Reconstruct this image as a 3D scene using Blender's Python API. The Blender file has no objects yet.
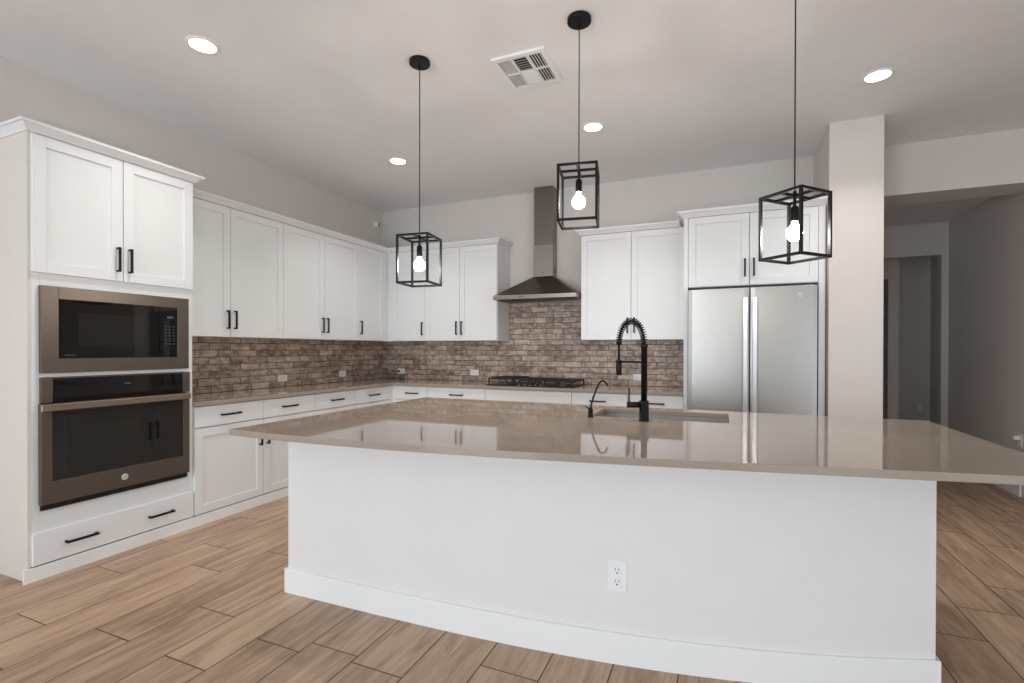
import bpy, bmesh, math, random
from mathutils import Vector, Matrix
random.seed(7)
sc = bpy.context.scene
COL = sc.collection
PI = math.pi

# ---------------------------------------------------------------- camera
def make_camera():
    f, cy = 490.2791, 351.4426
    yaw, pitch, roll = [math.radians(a) for a in (22.8919, -0.2558, 0.1137)]
    F = Vector((-math.sin(yaw), math.cos(yaw), 0)); R = Vector((math.cos(yaw), math.sin(yaw), 0)); U = Vector((0, 0, 1))
    F, U = F*math.cos(pitch)+U*math.sin(pitch), -F*math.sin(pitch)+U*math.cos(pitch)
    R, U = R*math.cos(roll)+U*math.sin(roll), -R*math.sin(roll)+U*math.cos(roll)
    cd = bpy.data.cameras.new('camera'); co = bpy.data.objects.new('camera', cd); COL.objects.link(co)
    m = Matrix(((R.x, U.x, -F.x, 0), (R.y, U.y, -F.y, 0), (R.z, U.z, -F.z, 1.3051), (0, 0, 0, 1)))
    co.matrix_world = m
    cd.sensor_width = 36; cd.lens = f/1024*36; cd.shift_y = (cy-341.5)/1024
    cd.clip_start = 0.05; cd.clip_end = 200
    sc.camera = co
make_camera()

# ---------------------------------------------------------------- world, daylight, exposure
sc.view_settings.view_transform = 'Standard'
sc.view_settings.look = 'None'
sc.view_settings.gamma = 1
sc.view_settings.use_curve_mapping = False
sc.view_settings.exposure = 0.42
w = bpy.data.worlds.new('sky'); sc.world = w; w.use_nodes = True
bg = w.node_tree.nodes['Background']; bg.inputs[0].default_value = (0.80, 0.90, 1.0, 1); bg.inputs[1].default_value = 1.5

def area(name, loc, rot, sx, sy, power, col, spread=None):
    l = bpy.data.lights.new(name, 'AREA'); l.shape = 'RECTANGLE'; l.size = sx; l.size_y = sy; l.energy = power; l.color = col
    if spread: l.spread = spread
    o = bpy.data.objects.new(name, l); COL.objects.link(o); o.location = loc; o.rotation_euler = rot
    return o
# daylight through the left opening behind the camera; two added fills in right-hand openings
area('daylight_front', (-2.15, -4.45, 1.25), (PI/2+.22, 0, -.1), 2.5, 2.3, 118, (0.80, 0.91, 1.0))
area('fill_front_right', (4.0, -4.45, 1.25), (PI/2+.30, 0, .30), 1.9, 2.3, 36, (0.80, 0.91, 1.0))
area('fill_right', (5.15, -1.8, 1.25), (0, PI/2+.30, 0), 2.2, 3.4, 22, (0.80, 0.91, 1.0))

# ---------------------------------------------------------------- dimensions
XW, YW, ZC = -4.149, 5.375, 3.137            # left wall, back wall, ceiling
XF, YF = -3.518, 4.743                        # door faces of the base run
XU, YU = -3.805, 5.022                        # door faces of the wall cabinets
ZT = 0.914; TT = 0.030                        # worktop height and thickness
ZUB, ZUT = 1.40, 2.497
X_END = -0.298                                # left face of the fridge enclosure
Y_SOF = 5.77

# ---------------------------------------------------------------- mesh builder
class MB:
    def __init__(s): s.v = []; s.f = []; s.sm = []
    def add(s, vs, fs, smooth=False):
        n = len(s.v); s.v += [tuple(v) for v in vs]; s.f += [tuple(i+n for i in f) for f in fs]; s.sm += [smooth]*len(fs); return s
    def box(s, x0, x1, y0, y1, z0, z1):
        x0, x1 = sorted((x0, x1)); y0, y1 = sorted((y0, y1)); z0, z1 = sorted((z0, z1))
        return s.add([(x0,y0,z0),(x1,y0,z0),(x1,y1,z0),(x0,y1,z0),(x0,y0,z1),(x1,y0,z1),(x1,y1,z1),(x0,y1,z1)],
                     [(0,3,2,1),(4,5,6,7),(0,1,5,4),(1,2,6,5),(2,3,7,6),(3,0,4,7)])
    def hexa(s, b, t):                      # 4 bottom + 4 top corners, counter-clockwise seen from above
        return s.add(list(b)+list(t), [(0,3,2,1),(4,5,6,7),(0,1,5,4),(1,2,6,5),(2,3,7,6),(3,0,4,7)])
    def tube(s, path, r, n=12, caps=True):
        P = [Vector(p) for p in path]; m = len(P); rs = r if isinstance(r, (list, tuple)) else [r]*m
        T = []
        for i in range(m):
            t = (P[min(i+1, m-1)]-P[max(i-1, 0)]); T.append(t.normalized())
        a = Vector((0,0,1)) if abs(T[0].z) < .9 else Vector((1,0,0))
        N = (a-T[0]*a.dot(T[0])).normalized(); vs = []
        for i in range(m):
            N = (N-T[i]*N.dot(T[i])).normalized(); B = T[i].cross(N)
            for k in range(n):
                an = 2*PI*k/n; vs.append(P[i]+(N*math.cos(an)+B*math.sin(an))*rs[i])
        fs = [(i*n+k, i*n+(k+1)%n, (i+1)*n+(k+1)%n, (i+1)*n+k) for i in range(m-1) for k in range(n)]
        s.add(vs, fs, True)
        if caps:
            o = len(s.v)-m*n
            s.f += [tuple(o+k for k in range(n))[::-1], tuple(o+(m-1)*n+k for k in range(n))]; s.sm += [False, False]
        return s
    def cyl(s, p0, p1, r, n=20): return s.tube([p0, p1], r, n)
    def lathe(s, prof, c, n=24, axis='z', cap=True):   # prof: (radius, height) going up
        vs = []
        for (r, h) in prof:
            for k in range(n):
                a = 2*PI*k/n
                if axis == 'z': vs.append((c[0]+r*math.cos(a), c[1]+r*math.sin(a), c[2]+h))
                elif axis == 'y': vs.append((c[0]+r*math.cos(a), c[1]-h, c[2]+r*math.sin(a)))
                else: vs.append((c[0]+h, c[1]+r*math.cos(a), c[2]+r*math.sin(a)))
        m = len(prof)
        fs = [(i*n+k, i*n+(k+1)%n, (i+1)*n+(k+1)%n, (i+1)*n+k) for i in range(m-1) for k in range(n)]
        o = len(s.v); s.add(vs, fs, True)
        if cap:
            s.f += [tuple(o+k for k in range(n))[::-1], tuple(o+(m-1)*n+k for k in range(n))]; s.sm += [False, False]
        return s
    def prism(s, poly, z0, z1):
        n = len(poly); vs = [(x, y, z0) for x, y in poly]+[(x, y, z1) for x, y in poly]
        fs = [tuple(range(n))[::-1], tuple(range(n, 2*n))]+[(i, (i+1)%n, n+(i+1)%n, n+i) for i in range(n)]
        return s.add(vs, fs)
    def sweep(s, path, prof, z0):           # prof (out, z) closed loop; outward = right-hand side of the path
        P = [Vector(p) for p in path]; m = len(P); k = len(prof); vs = []
        for i in range(m):
            d0 = (P[i]-P[i-1]).normalized() if i else (P[1]-P[0]).normalized()
            d1 = (P[i+1]-P[i]).normalized() if i < m-1 else d0
            n0 = Vector((d0.y, -d0.x)); n1 = Vector((d1.y, -d1.x)); b = (n0+n1).normalized(); sc_ = 1/max(.2, b.dot(n0))
            for (o, z) in prof: q = P[i]+b*sc_*o; vs.append((q.x, q.y, z0+z))
        fs = [(i*k+j, i*k+(j+1)%k, (i+1)*k+(j+1)%k, (i+1)*k+j) for i in range(m-1) for j in range(k)]
        fs += [tuple(range(k))[::-1], tuple((m-1)*k+j for j in range(k))]
        return s.add(vs, fs)

ORIG = {}
def make(name, mb, mat, parent=None, bevel=0.0, seg=2, loc=None):
    org = ORIG[parent.name] if parent is not None else Vector(loc or (0, 0, 0))
    me = bpy.data.meshes.new(name)
    me.from_pydata([tuple(Vector(v)-org) for v in mb.v], [], mb.f); me.validate(clean_customdata=False)
    for p, sm in zip(me.polygons, mb.sm): p.use_smooth = sm
    bm = bmesh.new(); bm.from_mesh(me); bmesh.ops.recalc_face_normals(bm, faces=bm.faces); bm.to_mesh(me); bm.free()
    me.materials.append(mat)
    o = bpy.data.objects.new(name, me); COL.objects.link(o)
    if parent is not None: o.parent = parent
    else: o.location = org
    ORIG[o.name] = org
    if bevel:
        b = o.modifiers.new('bevel', 'BEVEL'); b.width = bevel; b.segments = seg; b.limit_method = 'ANGLE'; b.angle_limit = math.radians(40)
        b.harden_normals = False
    return o
def tag(o, label, cat, group=None):
    o['label'] = label; o['category'] = cat
    if group: o['group'] = group
    return o
def thing(name, label, cat, loc, group=None):
    o = bpy.data.objects.new(name, None); o.empty_display_size = .05; COL.objects.link(o); o.location = loc
    ORIG[o.name] = Vector(loc); return tag(o, label, cat, group)
def struct(name, mb, mat, bevel=0):
    o = make(name, mb, mat, bevel=bevel); o['kind'] = 'structure'; return o

# ---------------------------------------------------------------- materials
def srgb(r, g, b):
    f = lambda c: (c/255/12.92) if c/255 <= .04045 else ((c/255+.055)/1.055)**2.4
    return (f(r), f(g), f(b), 1)
class NT:
    def __init__(s, name):
        s.m = bpy.data.materials.new(name); s.m.use_nodes = True; s.t = s.m.node_tree; s.b = s.t.nodes['Principled BSDF']
    def n(s, typ, **k):
        nd = s.t.nodes.new(typ)
        for a, v in k.items():
            if a.startswith('i_'):
                key = a[2:]; key = int(key) if key.isdigit() else key.replace('_', ' ')
                s.put(nd.inputs[key], v)
            else: setattr(nd, a, v)
        return nd
    def put(s, inp, v):
        if isinstance(v, bpy.types.NodeSocket): s.t.links.new(v, inp)
        elif isinstance(v, bpy.types.Node): s.t.links.new(v.outputs[0], inp)
        else: inp.default_value = v
    def math(s, op, a, b=0.0, c=0.0):
        nd = s.n('ShaderNodeMath', operation=op)
        s.put(nd.inputs[0], a); s.put(nd.inputs[1], b); s.put(nd.inputs[2], c); return nd.outputs[0]
    def coord(s, which='Object', scale=(1, 1, 1)):
        tc = s.n('ShaderNodeTexCoord'); mp = s.n('ShaderNodeMapping'); s.t.links.new(tc.outputs[which], mp.inputs[0]); mp.inputs['Scale'].default_value = scale
        return mp.outputs[0]
    def noise(s, scale, detail=2, rough=.5, vec=None):
        nd = s.n('ShaderNodeTexNoise'); nd.inputs['Scale'].default_value = scale; nd.inputs['Detail'].default_value = detail; nd.inputs['Roughness'].default_value = rough
        if vec is not None: s.t.links.new(vec, nd.inputs['Vector'])
        return nd.outputs[0]
    def ramp(s, fac, stops):
        nd = s.n('ShaderNodeValToRGB'); s.put(nd.inputs[0], fac); cr = nd.color_ramp
        while len(cr.elements) < len(stops): cr.elements.new(.5)
        for e, (p, c) in zip(cr.elements, stops): e.position = p; e.color = c
        return nd.outputs[0]
    def mix(s, fac, a, b, mode='MIX'):
        nd = s.n('ShaderNodeMix', data_type='RGBA', blend_type=mode); s.put(nd.inputs[0], fac); s.put(nd.inputs[6], a); s.put(nd.inputs[7], b); return nd.outputs[2]
    def bump(s, h, strength, dist=.002):
        nd = s.n('ShaderNodeBump'); nd.inputs['Strength'].default_value = strength; nd.inputs['Distance'].default_value = dist
        s.put(nd.inputs['Height'], h); s.t.links.new(nd.outputs[0], s.b.inputs['Normal'])
    def set(s, **k):
        for a, v in k.items(): s.put(s.b.inputs[a.replace('_', ' ')], v)
        return s
def sc_col(c, k): return (c[0]*k, c[1]*k, c[2]*k, 1)
def simple(name, col, rough=.5, metal=0.0, var=.04, nscale=6, bump=0, bscale=200, scale=(1, 1, 1), **k):
    t = NT(name); v = t.coord('Object', scale)
    nz = t.noise(nscale, 3, .5, v)
    t.set(Base_Color=t.ramp(nz, [(.3, sc_col(col, 1-var)), (.7, sc_col(col, 1+var))]), Roughness=rough, Metallic=metal, **k)
    if bump: t.bump(t.noise(bscale, 2, .5, v), bump, .001)
    return t.m
M = {}
M['wall'] = simple('wall_paint', srgb(216, 209, 203), .85, var=.012, bump=.35, bscale=90)
M['ceiling'] = simple('ceiling_paint', srgb(239, 238, 238), .9, var=.012, bump=.4, bscale=70)
M['island_paint'] = simple('island_paint', srgb(231, 229, 227), .75, var=.01, bump=.45, bscale=75)
M['white'] = simple('white_lacquer', srgb(233, 234, 234), .38, var=.008, nscale=3)
M['panel'] = simple('side_panel_shaded_white', srgb(222, 216, 207), .42, var=.008, nscale=3)  # the doors' white, with the tower side's shade put into the colour
M['trim'] = simple('white_trim_paint', srgb(240, 240, 239), .42, var=.008, nscale=3)
M['gap'] = simple('cabinet_interior', srgb(170, 168, 165), .7, var=.02)
M['black'] = simple('matte_black_metal', srgb(26, 25, 25), .38, .6, var=.1, nscale=40)
M['blackplastic'] = simple('black_enamel', srgb(14, 14, 14), .35, var=.1, nscale=30)
M['iron'] = simple('cast_iron', srgb(22, 22, 23), .55, var=.2, nscale=60, bump=.3, bscale=400)
M['glass_black'] = simple('black_glass', srgb(12, 11, 11), .04, var=.05, nscale=3, IOR=1.5)
M['oven_window'] = simple('oven_window_glass', srgb(24, 21, 20), .03, var=.15, nscale=2, IOR=1.55)
M['slate'] = simple('slate_steel', srgb(112, 102, 93), .36, .85, var=.05, nscale=30, scale=(1, 1, 30))
M['slate_bar'] = simple('polished_slate_steel', srgb(172, 156, 142), .24, .95, var=.04, nscale=30, scale=(1, 1, 30))
M['hood_steel'] = simple('hood_steel', srgb(128, 119, 112), .3, .92, var=.05, nscale=40, scale=(1, 1, 40))
M['hood_dark'] = simple('hood_canopy_steel', srgb(90, 81, 74), .34, .9, var=.05, nscale=30, scale=(30, 1, 1))
M['hood_rim'] = simple('hood_rim_steel', srgb(150, 142, 135), .3, .92, var=.04, nscale=30, scale=(1, 30, 30))
M['steel'] = simple('brushed_steel', srgb(168, 165, 161), .38, .97, var=.03, nscale=12, scale=(40, 40, 1))
M['chrome'] = simple('polished_handle_steel', srgb(225, 226, 228), .30, 1.0, var=.01)
M['emblem'] = simple('silver_emblem', srgb(226, 223, 219), .45, .0, var=.02)
M['emblem_line'] = simple('emblem_engraving', srgb(120, 112, 104), .4, .5, var=.02)
M['sink'] = simple('sink_steel', srgb(178, 176, 173), .5, .7, var=.04, nscale=20, scale=(1, 20, 1))
M['plastic'] = simple('white_plastic', srgb(240, 240, 240), .35, var=.005)
M['slot'] = simple('outlet_slot', srgb(60, 58, 56), .5, var=.02)
M['cable'] = simple('white_cable', srgb(205, 200, 192), .5, var=.02)
M['keys'] = simple('grey_key_print', srgb(84, 88, 90), .5, var=.05)
M['duct'] = simple('dark_duct', srgb(48, 48, 50), .8, var=.1)
M['carcass_dark'] = simple('dark_recess', srgb(20, 19, 18), .8, var=.1)
M['hinge'] = simple('black_hinge_cover', srgb(18, 17, 17), .5, var=.05)
def emis(name, col, strength):
    t = NT(name); t.set(Base_Color=col, Emission_Color=col, Emission_Strength=strength, Roughness=.3)
    return t.m
M['bulb'] = emis('glowing_bulb_glass', (1, .94, .87, 1), 150)
M['lens'] = emis('glowing_downlight_lens', (1, .93, .82, 1), 14)
M['hoodlens'] = simple('hood_lamp_lens', srgb(215, 212, 205), .2, var=.01)

def quartz(name, base, rough):
    t = NT(name); v = t.coord('Object')
    n1 = t.noise(420, 2, .6, v); n2 = t.noise(9, 4, .6, v)
    c = t.ramp(n1, [(.32, sc_col(base, .86)), (.5, base), (.7, sc_col(base, 1.1))])
    c = t.mix(t.math('MULTIPLY', n2, .18), c, sc_col(base, .8))
    t.set(Base_Color=c, Roughness=rough, IOR=1.56); t.m.node_tree  # polished stone
    return t.m
M['quartz'] = quartz('beige_quartz', srgb(163, 149, 136), .03)

def floor_mat():
    t = NT('wood_look_plank_tile'); v = t.coord('Object'); sx = t.n('ShaderNodeSeparateXYZ'); t.t.links.new(v, sx.inputs[0])
    X, Y = sx.outputs[0], sx.outputs[1]
    W_, L_ = .2525, .948
    u = t.math('DIVIDE', t.math('ADD', X, 1.661+40*W_), W_); row = t.math('FLOOR', u); fu = t.math('FRACT', u)
    wn = t.n('ShaderNodeTexWhiteNoise', noise_dimensions='1D'); t.t.links.new(row, wn.inputs['W'])
    off = wn.outputs[0]      # stagger of each row: seen joints where the photo shows them, random elsewhere
    for r_, yj in ((-7, 1.736), (-6, 1.270), (-5, 1.973), (-4, 1.345), (-3, 1.666), (-2, 1.342), (0, 1.657), (3, 1.810), (10, 2.846), (11, 3.178), (12, 3.519)):
        is_ = t.math('COMPARE', row, r_+40.0, .1); kn = (-(yj+20)/L_) % 1.0
        off = t.math('MULTIPLY_ADD', is_, t.math('SUBTRACT', kn, off), off)
    vv = t.math('ADD', t.math('DIVIDE', t.math('ADD', Y, 20), L_), off); cid = t.math('FLOOR', vv); fv = t.math('FRACT', vv)
    cmb = t.n('ShaderNodeCombineXYZ'); t.t.links.new(row, cmb.inputs[0]); t.t.links.new(cid, cmb.inputs[1])
    wn2 = t.n('ShaderNodeTexWhiteNoise', noise_dimensions='3D'); t.t.links.new(cmb.outputs[0], wn2.inputs['Vector'])
    r1 = wn2.outputs[0]
    # grain coordinates: stretched along the plank, shifted per plank
    gc = t.n('ShaderNodeCombineXYZ')
    t.put(gc.inputs[0], t.math('ADD', t.math('MULTIPLY', X, 1.0), t.math('MULTIPLY', r1, 37.0)))
    t.put(gc.inputs[1], t.math('MULTIPLY', Y, .11)); t.put(gc.inputs[2], t.math('MULTIPLY', r1, 19.0))
    dist = t.noise(3.0, 3, .6, gc.outputs[0])
    g1 = t.n('ShaderNodeTexNoise'); t.t.links.new(gc.outputs[0], g1.inputs['Vector']); g1.inputs['Scale'].default_value = 22; g1.inputs['Detail'].default_value = 6; g1.inputs['Roughness'].default_value = .62; g1.inputs['Distortion'].default_value = .9
    gc2 = t.n('ShaderNodeCombineXYZ'); t.put(gc2.inputs[0], t.math('ADD', X, t.math('MULTIPLY', r1, 11.0))); t.put(gc2.inputs[1], t.math('MULTIPLY', Y, .22)); t.put(gc2.inputs[2], r1)
    g2 = t.noise(7, 4, .6, gc2.outputs[0])
    base = t.ramp(g1.outputs[0], [(.22, srgb(106, 80, 61)), (.42, srgb(156, 126, 102)), (.56, srgb(181, 150, 124)), (.78, srgb(208, 178, 151))])
    c = t.mix(t.ramp(g2, [(.35, (0, 0, 0, 1)), (.75, (1, 1, 1, 1))]), base, t.mix(.5, base, srgb(206, 178, 150)))
    dk = t.ramp(t.noise(4.5, 5, .7, gc2.outputs[0]), [(.60, (0, 0, 0, 1)), (.72, (1, 1, 1, 1))])
    c = t.mix(t.math('MULTIPLY', dk, .5), c, srgb(100, 78, 62))
    fib = t.n('ShaderNodeCombineXYZ'); t.put(fib.inputs[0], X); t.put(fib.inputs[1], t.math('MULTIPLY', Y, .05)); t.put(fib.inputs[2], r1)
    fb = t.noise(150, 3, .7, fib.outputs[0])
    val = t.math('ADD', t.math('ADD', .74, t.math('MULTIPLY', fb, .34)), t.math('MULTIPLY', r1, .18))
    hv = t.n('ShaderNodeHueSaturation'); t.put(hv.inputs['Color'], c); t.put(hv.inputs['Value'], val); hv.inputs['Saturation'].default_value = 1.0
    # joints
    eu = t.math('MULTIPLY', t.math('MINIMUM', fu, t.math('SUBTRACT', 1.0, fu)), W_)
    ev = t.math('MULTIPLY', t.math('MINIMUM', fv, t.math('SUBTRACT', 1.0, fv)), L_)
    e = t.math('MINIMUM', eu, ev); j = t.math('LESS_THAN', e, .0030)
    c = t.mix(j, hv.outputs[0], srgb(66, 52, 42))
    t.set(Base_Color=c, Roughness=t.math('ADD', .36, t.math('MULTIPLY', g1.outputs[0], .16)))
    hgt = t.math('SUBTRACT', t.math('MULTIPLY', g1.outputs[0], .25), t.math('MULTIPLY', j, 1.0))
    t.bump(hgt, .35, .002)
    return t.m
M['floor'] = floor_mat()

def brick_mat(name, axis):
    t = NT(name); v = t.coord('Object'); sx = t.n('ShaderNodeSeparateXYZ'); t.t.links.new(v, sx.inputs[0])
    U = sx.outputs[axis]; Z = sx.outputs[2]
    cm = t.n('ShaderNodeCombineXYZ'); t.put(cm.inputs[0], U); t.put(cm.inputs[1], t.math('SUBTRACT', Z, .914)); cv = cm.outputs[0]
    H, L_ = .0632, .2032
    q = t.math('DIVIDE', t.math('ADD', t.math('SUBTRACT', Z, .914), H*20), H); row = t.math('FLOOR', q); fq = t.math('FRACT', q)
    wn = t.n('ShaderNodeTexWhiteNoise', noise_dimensions='1D'); t.t.links.new(row, wn.inputs['W'])
    off = t.math('ADD', t.math('MULTIPLY', t.math('MODULO', row, 2.0), .5), t.math('MULTIPLY', wn.outputs[0], .28))
    p = t.math('ADD', t.math('DIVIDE', t.math('ADD', U, 20), L_), off); cid = t.math('FLOOR', p); fp = t.math('FRACT', p)
    c2 = t.n('ShaderNodeCombineXYZ'); t.put(c2.inputs[0], row); t.put(c2.inputs[1], cid); c2.inputs[2].default_value = 3.3
    wn2 = t.n('ShaderNodeTexWhiteNoise', noise_dimensions='3D'); t.t.links.new(c2.outputs[0], wn2.inputs['Vector']); r1 = wn2.outputs[0]
    wob = t.math('MULTIPLY', t.math('SUBTRACT', t.noise(30, 2, .5, cv), .5), .006)
    eu = t.math('MULTIPLY', t.math('MINIMUM', fp, t.math('SUBTRACT', 1.0, fp)), L_)
    ev = t.math('MULTIPLY', t.math('MINIMUM', fq, t.math('SUBTRACT', 1.0, fq)), H)
    e = t.math('ADD', t.math('MINIMUM', eu, ev), wob); j = t.math('LESS_THAN', e, .0026)
    sh = t.n('ShaderNodeCombineXYZ'); t.put(sh.inputs[0], t.math('ADD', U, t.math('MULTIPLY', r1, 9.0))); t.put(sh.inputs[1], t.math('MULTIPLY', Z, 1.6)); t.put(sh.inputs[2], t.math('MULTIPLY', r1, 5.0))
    n1 = t.noise(13, 5, .65, sh.outputs[0]); n2 = t.noise(60, 3, .6, sh.outputs[0])
    n3 = t.noise(3.2, 3, .55, cv)
    s = t.math('ADD', t.math('MULTIPLY', n1, .85), t.math('ADD', t.math('MULTIPLY', r1, .16), t.math('ADD', t.math('MULTIPLY', n2, .22), t.math('MULTIPLY', t.math('SUBTRACT', n3, .5), .35))))
    s = t.math('SUBTRACT', s, .06)
    c = t.ramp(s, [(.32, srgb(92, 76, 66)), (.45, srgb(142, 122, 108)), (.57, srgb(180, 159, 142)), (.76, srgb(222, 204, 187))])
    edge = t.ramp(e, [(.0, (1, 1, 1, 1)), (.009, (0, 0, 0, 1))])
    c = t.mix(t.math('MULTIPLY', edge, .35), c, srgb(104, 86, 74))
    c = t.mix(j, c, srgb(92, 78, 68))
    t.set(Base_Color=c, Roughness=.42)
    t.bump(t.math('SUBTRACT', t.math('MULTIPLY', n1, .5), t.math('MULTIPLY', edge, .8)), .5, .004)
    return t.m
M['brick_x'] = brick_mat('glazed_brick_back', 0); M['brick_y'] = brick_mat('glazed_brick_left', 1)

# ---------------------------------------------------------------- setting
XR, YB = 5.2, -4.5
struct('floor', MB().box(XW-.3, XR+.3, YB-.3, 10.2, -.1, 0), M['floor'])
struct('ceiling', MB().box(XW-.3, XR+.3, YB-.3, Y_SOF, ZC, ZC+.1), M['ceiling'])
struct('wall_left', MB().box(XW-.15, XW, YB, YW+.15, 0, ZC), M['wall'])
b = MB().box(XW-.15, 1.18, YW, Y_SOF, 0, ZC)             # back wall up to the stub
b.box(1.18, 2.48, YW, Y_SOF, 2.69, ZC)                   # header over the hall opening
b.box(2.48, XR, YW, Y_SOF, 0, ZC)
struct('wall_back', b, M['wall'])
struct('wall_stub', MB().box(.814, 1.18, 4.645, YW, 0, ZC), M['wall'], bevel=.004)
# wall behind the camera: window opening left, another added right for fill light
b = MB(); Y0, Y1 = YB-.15, YB
b.box(XW-.15, -3.45, Y0, Y1, 0, ZC); b.box(-3.45, -.85, Y0, Y1, 2.4, ZC); b.box(-.85, 3.0, Y0, Y1, 0, ZC); b.box(3.0, 5.0, Y0, Y1, 2.4, ZC); b.box(5.0, XR+.15, Y0, Y1, 0, ZC)
struct('wall_front', b, M['wall'])
struct('wall_right', MB().box(XR, XR+.15, YB, -3.5, 0, ZC).box(XR, XR+.15, -.1, YW, 0, ZC).box(XR, XR+.15, -3.5, -.1, 2.4, ZC).box(XR, XR+.15, -3.5, -.1, 0, .1), M['wall'])
def window_frame(name, u0, u1, z0, z1, n, mapf):
    t_ = .06; b = MB()
    def bx(a, c, e, f): x0, x1, y0, y1 = mapf(a, c); b.box(x0, x1, y0, y1, e, f)
    bx(u0, u0+t_, z0, z1); bx(u1-t_, u1, z0, z1); bx(u0+t_, u1-t_, z1-t_, z1); bx(u0+t_, u1-t_, z0, z0+t_)
    for q in range(1, n): um = u0+(u1-u0)*q/n; bx(um-.04, um+.04, z0+t_, z1-t_)
    struct(name, b, M['trim'])
window_frame('window_1', -3.45, -.85, 0, 2.4, 3, lambda a, c: (a, c, Y0+.02, Y0+.08))
window_frame('window_added_front', 3.0, 5.0, 0, 2.4, 2, lambda a, c: (a, c, Y0+.02, Y0+.08))  # frame of the opening added for the front-right fill
window_frame('window_added_right', -3.5, -.1, .1, 2.4, 3, lambda a, c: (XR+.07, XR+.13, a, c))  # added opening in the unseen right wall, fill for the left cabinets
# hall beyond the opening
HX, HY, HZ = 2.48, 7.30, 2.815
struct('wall_hall_right', MB().box(HX, HX+.15, Y_SOF, HY+.12, 0, HZ), M['wall'])
struct('wall_room_right', MB().box(2.80, 2.95, HY+.12, 9.0, 0, HZ), M['wall'])
struct('wall_room_divider', MB().box(2.135, 2.255, 8.20, 8.84, 0, HZ).box(1.2, 2.135, 8.20, 8.32, 2.28, HZ), M['wall'])
b = MB().box(-.2, 1.2, HY, HY+.12, 0, HZ); b.box(1.2, 2.414, HY, HY+.12, 2.43, HZ); b.box(2.414, HX, HY, HY+.12, 0, HZ)
struct('wall_hall_back', b, M['wall'])
struct('wall_hall_left', MB().box(-.35, -.2, Y_SOF, 9.0, 0, HZ), M['wall'])
struct('ceiling_hall', MB().box(-.35, 2.95, Y_SOF, 9.0, HZ, HZ+.1), M['ceiling'])
b = MB().box(-.2, 2.80, 8.84, 9.0, 0, HZ)
struct('wall_room_back', b, M['wall'])
struct('trim_room', MB().box(2.255, 2.80, 8.826, 8.84, 0, .12).box(2.121, 2.255, 8.186, 8.20, 0, .12), M['trim'])
struct('baseboard_hall_right', MB().box(HX-.014, HX, Y_SOF, HY, 0, .12), M['trim'])
struct('baseboard_hall_back', MB().box(-.2, 1.2, HY-.014, HY, 0, .12), M['trim'])
struct('baseboard_stub', MB().box(.80, 1.194, 4.631, 4.645, 0, .12).box(1.18, 1.194, 4.645, YW, 0, .12), M['trim'])

# backsplash tile
struct('wall_tile_left', MB().box(XW, XW+.010, 2.386, YW, ZT, ZUB+.005), M['brick_y'])
b = MB().box(XW+.010, -2.304, YW-.010, YW, ZT, ZUB+.005); b.box(-2.304, -1.338, YW-.010, YW, ZT, 1.86); b.box(-1.338, X_END, YW-.010, YW, ZT, ZUB+.005)
struct('wall_tile_back', b, M['brick_x'])

# ---------------------------------------------------------------- cabinet kit
class Run:
    """u along the run, w out of the wall, z up"""
    def __init__(s, kind): s.k = kind
    def box(s, mb, u0, u1, w0, w1, z0, z1):
        if s.k == 'L': return mb.box(XW+w0, XW+w1, u0, u1, z0, z1)
        return mb.box(u0, u1, YW-w0, YW-w1, z0, z1)
    def pt(s, u, w, z): return (XW+w, u, z) if s.k == 'L' else (u, YW-w, z)
LR, BR = Run('L'), Run('B')

def pull(run, parent, u, w, z, L, vertical, label=None):
    m = MB(); h = L/2; a = .0068
    if vertical:
        run.box(m, u-a, u+a, w+.022, w+.034, z-h, z+h)
        for s_ in (-1, 1): run.box(m, u-a, u+a, w, w+.026, z+s_*(h-.006)-.006, z+s_*(h-.006)+.006)
    else:
        run.box(m, u-h, u+h, w+.022, w+.034, z-a, z+a)
        for s_ in (-1, 1): run.box(m, u+s_*(h-.006)-.006, u+s_*(h-.006)+.006, w, w+.026, z-a, z+a)
    o = make('handle', m, M['black'], parent, bevel=.0018); o['label'] = 'matte black bar handle'; return o
def shaker(run, parent, u0, u1, z0, z1, wf, hu=None, hz=None, hl=.155):
    """shaker door: four rails round a recessed panel, front at wf"""
    m = MB(); g = .0022; u0 += g; u1 -= g; z0 += g; z1 -= g; s_ = .062; t = .020
    run.box(m, u0, u0+s_, wf-t, wf, z0, z1); run.box(m, u1-s_, u1, wf-t, wf, z0, z1)
    run.box(m, u0+s_, u1-s_, wf-t, wf, z0, z0+s_); run.box(m, u0+s_, u1-s_, wf-t, wf, z1-s_, z1)
    run.box(m, u0+s_, u1-s_, wf-t, wf-.009, z0+s_, z1-s_)
    d = make('door', m, M['white'], parent, bevel=.0015)
    if hu is not None: pull(run, d, hu, wf, hz, hl, True)
    return d
def slab(run, parent, u0, u1, z0, z1, wf, handles=(), name='drawer', hl=.160):
    m = MB(); g = .0022; run.box(m, u0+g, u1-g, wf-.020, wf, z0+g, z1-g)
    d = make(name, m, M['white'], parent, bevel=.002)
    for hu in handles: pull(run, d, hu, wf, (z0+z1)/2, hl, False)
    return d
def sub(o): ORIG[o.name] = ORIG[o.parent.name]

WF_B = XF-XW                  # .631 base face
WF_BB = YW-YF
WF_U = XU-XW                  # .344 wall cabinet face
WF_UB = YW-YU

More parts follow.
